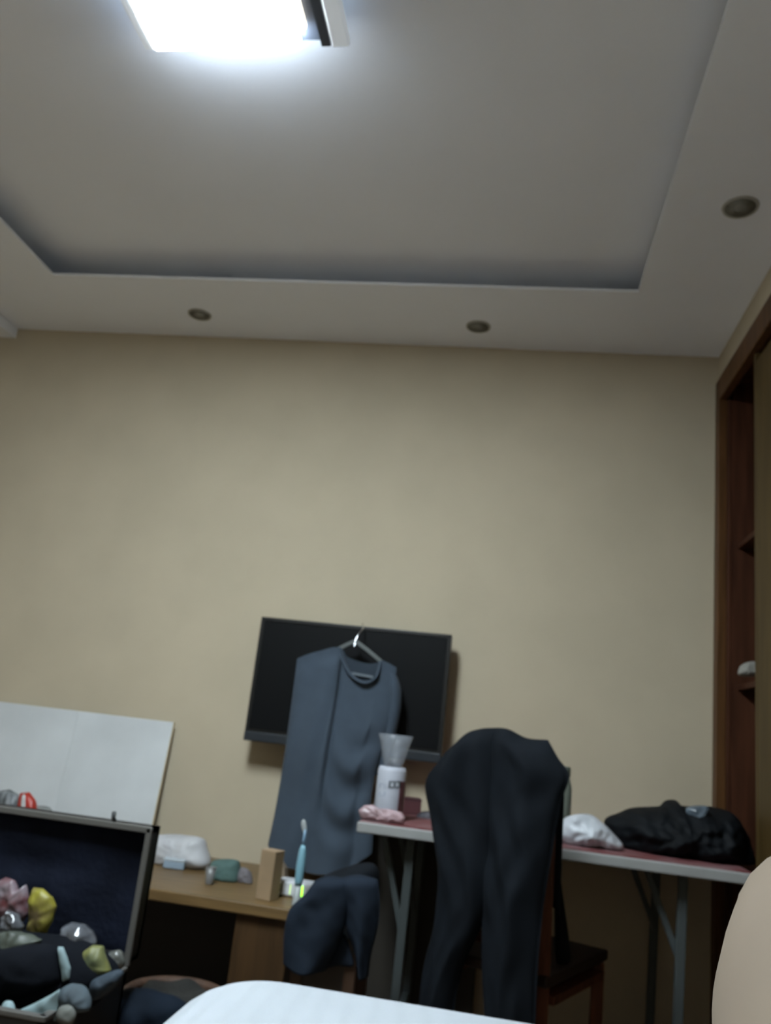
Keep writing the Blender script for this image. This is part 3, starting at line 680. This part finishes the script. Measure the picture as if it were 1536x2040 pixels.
# ------------------------------------------------------------------ suitcase on a luggage rack
LYD = 1.95
cTR, cBR = P(305, 1651, LYD), P(250, 1925, LYD)
sx1 = (cTR.x+cBR.x)/2; sx0 = sx1-0.54; lzt = cTR.z; rimz = cBR.z
SUY = 1.60; sbz = rimz-0.17
RK = thing('luggage_rack', ((sx0+sx1)/2, 1.78, 0), 'low wooden luggage rack under the open suitcase', 'rack')
for i in range(5):
    yy = SUY+0.01+i*0.08
    mk('slat', box(sx0-0.02, sx1+0.0, yy, yy+0.04, sbz-0.02, sbz), m_wood_ped, RK, bevel=0.003)
for xx in (sx0+0.02, sx1-0.06):
    mk('rail', box(xx, xx+0.04, SUY-0.01, SUY+0.38, sbz-0.055, sbz-0.02), m_wood_ped, RK)
    for yy in (SUY, SUY+0.33): mk('leg', box(xx, xx+0.04, yy, yy+0.04, 0, sbz-0.055), m_wood_ped, RK, bevel=0.003)
SU = thing('suitcase', ((sx0+sx1)/2, 1.78, sbz), 'open black suitcase with raised navy-lined lid and pale rim', 'suitcase')
m_shell = mat('suitcase_shell', (0.007, 0.0075, 0.008), 0.5, 0.2, 10)
m_rimm = mat('suitcase_rim', (0.075, 0.072, 0.067), 0.45)
m_lin = mat('navy_lining', (0.0065, 0.0085, 0.0165), 0.85, 0.4, 7, 0.3, 40, spec=0.08)
wl = 0.012
mk('base_shell', join(box(sx0, sx1, SUY, LYD, sbz, sbz+wl), box(sx0, sx0+wl, SUY, LYD, sbz, rimz-0.008), box(sx1-wl, sx1, SUY, LYD, sbz, rimz-0.008), box(sx0, sx1, SUY, SUY+wl, sbz, rimz-0.008), box(sx0, sx1, LYD-wl, LYD, sbz, rimz-0.008)), m_shell, SU)
mk('base_rim', join(box(sx0, sx1, SUY-0.002, SUY+0.014, rimz-0.010, rimz), box(sx0, sx0+0.014, SUY, LYD, rimz-0.010, rimz), box(sx1-0.014, sx1+0.002, SUY, LYD, rimz-0.010, rimz)), m_rimm, SU, bevel=0.002)
ld = 0.055
LDS = mk('lid_shell', join(box(sx0, sx1, LYD+ld-wl, LYD+ld, rimz+0.005, lzt), box(sx0, sx0+wl, LYD+0.008, LYD+ld, rimz+0.005, lzt), box(sx1-wl, sx1, LYD+0.008, LYD+ld, rimz+0.005, lzt), box(sx0, sx1, LYD+0.008, LYD+ld, lzt-wl, lzt), box(sx0, sx1, LYD+0.008, LYD+ld, rimz+0.005, rimz+0.005+wl)), m_shell, SU)
mk('lid_rim', join(box(sx0, sx1, LYD, LYD+0.010, lzt-0.012, lzt+0.002), box(sx0, sx0+0.012, LYD, LYD+0.010, rimz, lzt), box(sx1-0.012, sx1+0.002, LYD, LYD+0.010, rimz, lzt)), m_rimm, SU, bevel=0.002)
# lining: a soft rippled cloth panel in the lid
nu, nv = 40, 26; V = []
for j in range(nv):
    for i in range(nu):
        u, v = i/(nu-1), j/(nv-1); e = (math.sin(math.pi*u)*math.sin(math.pi*v))**0.4
        x = sx0+wl+0.001+u*(sx1-sx0-2*wl-0.002); z = rimz+0.018+v*(lzt-rimz-0.032)
        V.append(Vector((x, LYD+0.034-0.016*e*(0.6+0.6*noise.noise(Vector((u*5, v*4, 1)))), z)))
mk('lining', (V, [(j*nu+i, j*nu+i+1, (j+1)*nu+i+1, (j+1)*nu+i) for j in range(nv-1) for i in range(nu-1)]), m_lin, SU, smooth=True)
ck = P(228, 1624, LYD+0.01)
mk('latch', tube([ck+Vector((0.004, 0, -0.016)), ck+Vector((0.0, -0.002, -0.006)), ck+Vector((-0.004, 0.004, 0.006))], 0.005, 8), m_black, SU, smooth=True)
mk('hinge', box((sx0+sx1)/2+0.10, (sx0+sx1)/2+0.16, LYD-0.004, LYD+0.014, rimz-0.02, rimz+0.02), m_metal, SU)

zc = rimz-0.06   # level of the contents inside the base
def item(name, outline, Y, f, b, m, label, cat, wr=0.010, wf=25, seed=1, zm=None, group=None, power=0.55, sharp=False):
    o = mk(name, inflate(outline, Y, f, b, n=64, rings=12, wr=wr, wf=wf, seed=seed, zmin=zm, power=power, sharp=sharp), m, smooth=True)
    return tag(o, label, cat, group)
m_yel_p = mat('yellow_packet', (0.20, 0.185, 0.015), 0.5, col2=(0.085, 0.06, 0.025), vscale=24)
m_yel_q = mat('pale_yellow_packet', (0.15, 0.15, 0.045), 0.5, col2=(0.05, 0.06, 0.03), vscale=28)
m_red_p = mat('red_white_packet', (0.19, 0.165, 0.185), 0.4, col2=(0.075, 0.02, 0.023), vscale=30)
m_clear = mat('crinkled_clear_wrap', (0.075, 0.08, 0.092), 0.18, 0.5, 22, 0.5, 30, spec=0.8)
m_blk = mat('black_bag_cloth', (0.005, 0.006, 0.0085), 0.9, 0.3, 8, 0.2, 60, spec=0.06)
m_teal = mat('pale_teal_paper', (0.19, 0.26, 0.275), 0.6, 0.08, 10)
m_slate = mat('slate_blue_cloth', (0.022, 0.035, 0.05), 0.8, 0.35, 16, 0.2, 100)
m_green_p = mat('grey_green_packet', (0.045, 0.053, 0.042), 0.5, 0.4, 14)
item('clothes_bundle', [(-60, 1900), (-10, 1850), (60, 1856), (140, 1866), (200, 1890), (240, 1940), (180, 2010), (100, 2040), (0, 2060), (-80, 2040)], 1.78, 0.10, 0.09, m_blk, 'dark folded clothes filling the bottom of the suitcase', 'clothes', 0.01, 12, 3, sbz+wl+0.001)
item('snack_packet', [(60, 1838), (58, 1790), (66, 1768), (86, 1770), (104, 1785), (111, 1806), (104, 1838), (88, 1868), (66, 1876), (52, 1862)], 1.80, 0.022, 0.022, m_yel_p, 'bright yellow snack packet standing against the suitcase lid', 'packet', 0.006, 26, 2, power=0.5, sharp=True)
item('snack_packet', [(12, 1840), (-10, 1800), (-12, 1758), (10, 1748), (28, 1752), (36, 1775), (52, 1762), (58, 1790), (56, 1822), (40, 1846)], 1.83, 0.02, 0.02, m_red_p, 'red and silver snack packet beside the bright yellow packet', 'packet', 0.007, 26, 9, power=0.5, sharp=True)
item('plastic_wrap', [(6, 1862), (4, 1826), (18, 1812), (36, 1820), (46, 1846), (38, 1868), (20, 1874)], 1.755, 0.02, 0.02, m_clear, 'shiny clear plastic wrap below the red packet', 'wrap', 0.010, 45, 4, power=0.42, sharp=True)
item('green_packet', [(-20, 1900), (-14, 1862), (20, 1852), (60, 1862), (84, 1872), (70, 1896), (30, 1908)], 1.74, 0.022, 0.02, m_green_p, 'dull grey-green packet under the yellow snack packet', 'packet', 0.008, 30, 6, power=0.42, sharp=True)
item('black_bag', [(-40, 1980), (-30, 1910), (20, 1888), (80, 1880), (112, 1888), (120, 1930), (118, 1958), (80, 1980), (30, 2000), (-20, 2010)], 1.70, 0.045, 0.03, m_blk, 'black cloth bag lying on top of the suitcase contents', 'bag', 0.010, 14, 5)
item('paper_strip', [(116, 1886), (126, 1886), (134, 1906), (140, 1930), (138, 1950), (126, 1956), (121, 1930)], 1.70, 0.008, 0.008, m_teal, 'narrow pale teal strip between black bag and wrapped bottle', 'paper', 0.003, 30, 2, power=0.42, sharp=True)
item('paper_sheet', [(30, 2034), (34, 2014), (70, 1998), (104, 1980), (120, 1970), (117, 2000), (112, 2034), (80, 2040)], 1.64, 0.008, 0.008, m_teal, 'pale teal sheet tucked in front of the black bag', 'paper', 0.004, 20, 8, power=0.42, sharp=True)
item('paper_roll', [(4, 2020), (6, 1998), (20, 1994), (28, 2006), (30, 2022), (16, 2030)], 1.635, 0.012, 0.012, m_teal, 'small pale teal crumpled paper at the suitcase corner', 'paper', 0.004, 40, 11)
item('wrapped_bottle', [(122, 1880), (124, 1846), (140, 1838), (166, 1840), (182, 1856), (190, 1880), (172, 1908), (156, 1930), (142, 1928), (132, 1900)], 1.80, 0.03, 0.03, m_clear, 'bottle in crinkled clear wrap leaning in the suitcase', 'bottle', 0.009, 34, 7, power=0.42, sharp=True)
item('snack_packet', [(158, 1930), (166, 1896), (186, 1882), (204, 1884), (212, 1906), (222, 1934), (206, 1944), (188, 1952), (174, 1962), (160, 1950)], 1.755, 0.022, 0.022, m_yel_q, 'pale yellow snack packet beside the slate blue cloth', 'packet', 0.006, 26, 12, power=0.5, sharp=True)
item('pill_jar', [(212, 1908), (220, 1896), (238, 1892), (246, 1906), (246, 1926), (228, 1936), (218, 1926)], 1.80, 0.02, 0.02, mat('clear_grey_pack', (0.10, 0.105, 0.097), 0.25, 0.4, 30, spec=0.7), 'small clear grey pack in the suitcase corner by the lid', 'pack', 0.005, 40, 13)
item('blue_cloth', [(178, 1975), (184, 1954), (210, 1940), (238, 1932), (244, 1944), (226, 1970), (200, 1990), (184, 1992)], 1.73, 0.02, 0.02, m_slate, 'slate blue cloth below the pale yellow packet', 'cloth', 0.008, 26, 14)
item('sock', [(116, 2002), (120, 1974), (140, 1960), (164, 1964), (180, 1984), (182, 2010), (160, 2018), (136, 2020)], 1.655, 0.022, 0.02, mat('blue_grey_sock', (0.045, 0.062, 0.075), 0.8, 0.35, 22), 'rolled blue-grey sock beside the pale teal sheet', 'sock', 0.006, 30, 15)
item('beige_pouch', [(114, 2034), (116, 2010), (130, 2002), (146, 2006), (150, 2026), (140, 2044)], 1.632, 0.014, 0.014, mat('beige_pouch_cloth', (0.10, 0.105, 0.096), 0.7, 0.2, 20), 'small beige pouch in front of the rolled sock', 'pouch', 0.004, 30, 16)

# packages standing on the desk behind the lid
item('striped_packet', [(38, 1640), (36, 1600), (40, 1580), (58, 1578), (70, 1592), (74, 1620), (72, 1660), (60, 1800), (42, 1800)], 2.72, 0.03, 0.03, mat('red_packet', (0.28, 0.022, 0.013), 0.4), 'tall red packet with white stripe standing behind the suitcase lid', 'packet', 0.005, 24, 3, DZ+0.001, power=0.42, sharp=True)
item('dark_packet', [(-30, 1640), (-26, 1590), (-5, 1576), (20, 1572), (36, 1582), (38, 1640), (34, 1800), (-20, 1800)], 2.76, 0.03, 0.03, mat('dark_white_packet', (0.2, 0.21, 0.22), 0.5, col2=(0.014, 0.019, 0.02), vscale=22, stretch=(3, 3, 0.6)), 'dark packet with white streaks beside the tall red packet', 'packet', 0.005, 24, 5, DZ+0.001, power=0.42, sharp=True)
for o in list(COL.objects):
    if o.name.startswith('striped_packet'):
        st_ = mk('white_stripe', inflate([(43, 1640), (42, 1600), (44, 1584), (50, 1582), (51, 1600), (50, 1640), (48, 1780), (43, 1780)], 2.697, 0.006, 0.004, wr=0.002, zmin=DZ+0.001), mat('packet_white', (0.4, 0.4, 0.4), 0.4), o, smooth=True)
item('grey_pouch', [(64, 1640), (62, 1616), (72, 1606), (94, 1606), (104, 1614), (106, 1640), (100, 1800), (70, 1800)], 2.80, 0.03, 0.03, mat('grey_silver_pouch', (0.17, 0.175, 0.17), 0.45, 0.3, 14), 'grey-silver pouch between the tall red packet and the white board', 'pouch', 0.006, 24, 7, DZ+0.001)

# ------------------------------------------------------------------ bed
BX0, BX1, BY0, BY1 = -0.44, 0.72, -0.64, 1.40
bedtop = P(640, 1972, 1.30).z
BED = thing('bed', ((BX0+BX1)/2, 0.4, 0), 'bed with plump white striped duvet in front of the suitcase and table', 'bed')
mk('bed_frame', box(BX0+0.03, BX1-0.02, BY0, BY1-0.05, 0.10, 0.28), m_wood_ped, BED, bevel=0.01)
for xx in (BX0+0.06, BX1-0.12):
    for yy in (BY0+0.05, BY1-0.16): mk('leg', box(xx, xx+0.06, yy, yy+0.06, 0, 0.10), m_wood_ped, BED)
mk('mattress', box(BX0+0.02, BX1-0.01, BY0, BY1-0.03, 0.28, 0.50), mat('mattress_ticking', (0.7, 0.7, 0.7), 0.85), BED, bevel=0.04)
nu, nv = 60, 80; V = []
def se(t, a, b, r):
    return t
rings = []
zt = bedtop
prof = []
for k in range(14):
    a_ = k/13*math.pi/2; prof.append((1-math.cos(a_), math.sin(a_)))       # inset, height
RR = 0.11
def rr_outline(ins, n=140):
    # rounded rectangle, inset by ins
    x0, x1, y0, y1 = BX0+ins, BX1-ins, BY0+ins, BY1-ins; rad = max(0.02, 0.16-ins)
    pts = []
    for cx, cy, a0 in ((x1-rad, y1-rad, 0), (x0+rad, y1-rad, 90), (x0+rad, y0+rad, 180), (x1-rad, y0+rad, 270)):
        for i in range(n//4):
            a_ = math.radians(a0+90*i/(n//4-1)); pts.append(Vector((cx+rad*math.cos(a_), cy+rad*math.sin(a_), 0)))
    return pts
for z in (0.22, 0.3, 0.4): rings.append([p+az*z + Vector((0, 0, 0)) for p in rr_outline(0.0)])
for k in range(10):
    a_ = k/9*math.pi/2
    rings.append([p+az*(zt-RR+RR*math.sin(a_)) for p in rr_outline(RR*(1-math.cos(a_)))])
for ins in (0.16, 0.24, 0.34, 0.45, 0.55):
    rings.append([p+az*(zt+0.010*noise.noise(p*5)) for p in rr_outline(ins)])
dv = mk('duvet', loft(rings), m_duvet, BED, smooth=True)
nt = m_duvet.node_tree; b = nt.nodes['Principled BSDF']
wv = nt.nodes.new('ShaderNodeTexWave'); wv.inputs['Scale'].default_value = 9; wv.bands_direction = 'X'
tc = [n for n in nt.nodes if n.type == 'TEX_COORD'][0]; nt.links.new(tc.outputs['Object'], wv.inputs['Vector'])
rp = nt.nodes.new('ShaderNodeMapRange'); rp.inputs['To Min'].default_value = 0.55; rp.inputs['To Max'].default_value = 0.9
nt.links.new(wv.outputs['Fac'], rp.inputs['Value']); nt.links.new(rp.outputs[0], b.inputs['Roughness'])
mk('headboard', box(BX0-0.02, BX1+0.02, BY0-0.05, BY0-0.005, 0.05, 0.95), m_wood_frame, BED, bevel=0.01)

# ------------------------------------------------------------------ bent leg on the bed
def limb(path, radii, n=24, m=60):
    c = smooth_pts(path, m); rads = smooth_pts([Vector((r[0], r[1], 0)) for r in radii], 400)
    # radii sampled by path index
    rings = []; prev = Vector((1, 0, 0)); K = len(radii)-1
    for i, p in enumerate(c):
        d = (c[min(i+1, m-1)]-c[max(i-1, 0)]).normalized()
        s = (prev-d*prev.dot(d)).normalized(); prev = s; t = d.cross(s)
        f = i/(m-1)*K; a = int(min(K-1, math.floor(f))); g = f-a; g = g*g*(3-2*g)
        ra = radii[a][0]*(1-g)+radii[a+1][0]*g; rb = radii[a][1]*(1-g)+radii[a+1][1]*g
        rings.append([p+s*math.cos(2*math.pi*k/n)*ra+t*math.sin(2*math.pi*k/n)*rb for k in range(n)])
    return loft(rings)
LEGX = 0.245
legpath = [(0.11, 0.0, 0.735), (0.131, 0.20, 0.843), (0.157, 0.40, 0.911), (0.203, 0.56, 0.924), (0.222, 0.635, 0.905), (0.236, 0.70, 0.848), (0.258, 0.79, 0.770), (0.295, 0.88, 0.695), (0.325, 0.94, 0.655)]
legr = [(0.085, 0.085), (0.080, 0.080), (0.072, 0.072), (0.060, 0.060), (0.056, 0.054), (0.055, 0.058), (0.054, 0.056), (0.040, 0.042), (0.034, 0.036)]
lv = limb([Vector(p) for p in legpath], legr)
foot = limb([Vector((0.322, 0.925, 0.655)), Vector((0.328, 0.96, bedtop+0.036)), Vector((0.333, 1.03, bedtop+0.030)), Vector((0.337, 1.08, bedtop+0.022))], [(0.033, 0.036), (0.036, 0.034), (0.042, 0.026), (0.042, 0.016)], 20, 24)
toes = [tube([(0.305+i*0.017, 1.07-0.004*i, bedtop+0.018), (0.304+i*0.0175, 1.115-0.008*i, bedtop+0.015)], lambda t, i=i: (0.0115-0.0012*i)*(1-0.5*max(0, t-0.7)), 8, 6) for i in range(5)]
lg = mk('person', join(lv, foot, *toes), m_skin, smooth=True)
tag(lg, 'bare bent knee and leg of a person sitting on the white bed', 'person')

for o in COL.objects:
    if '_w' in o: del o['_w']
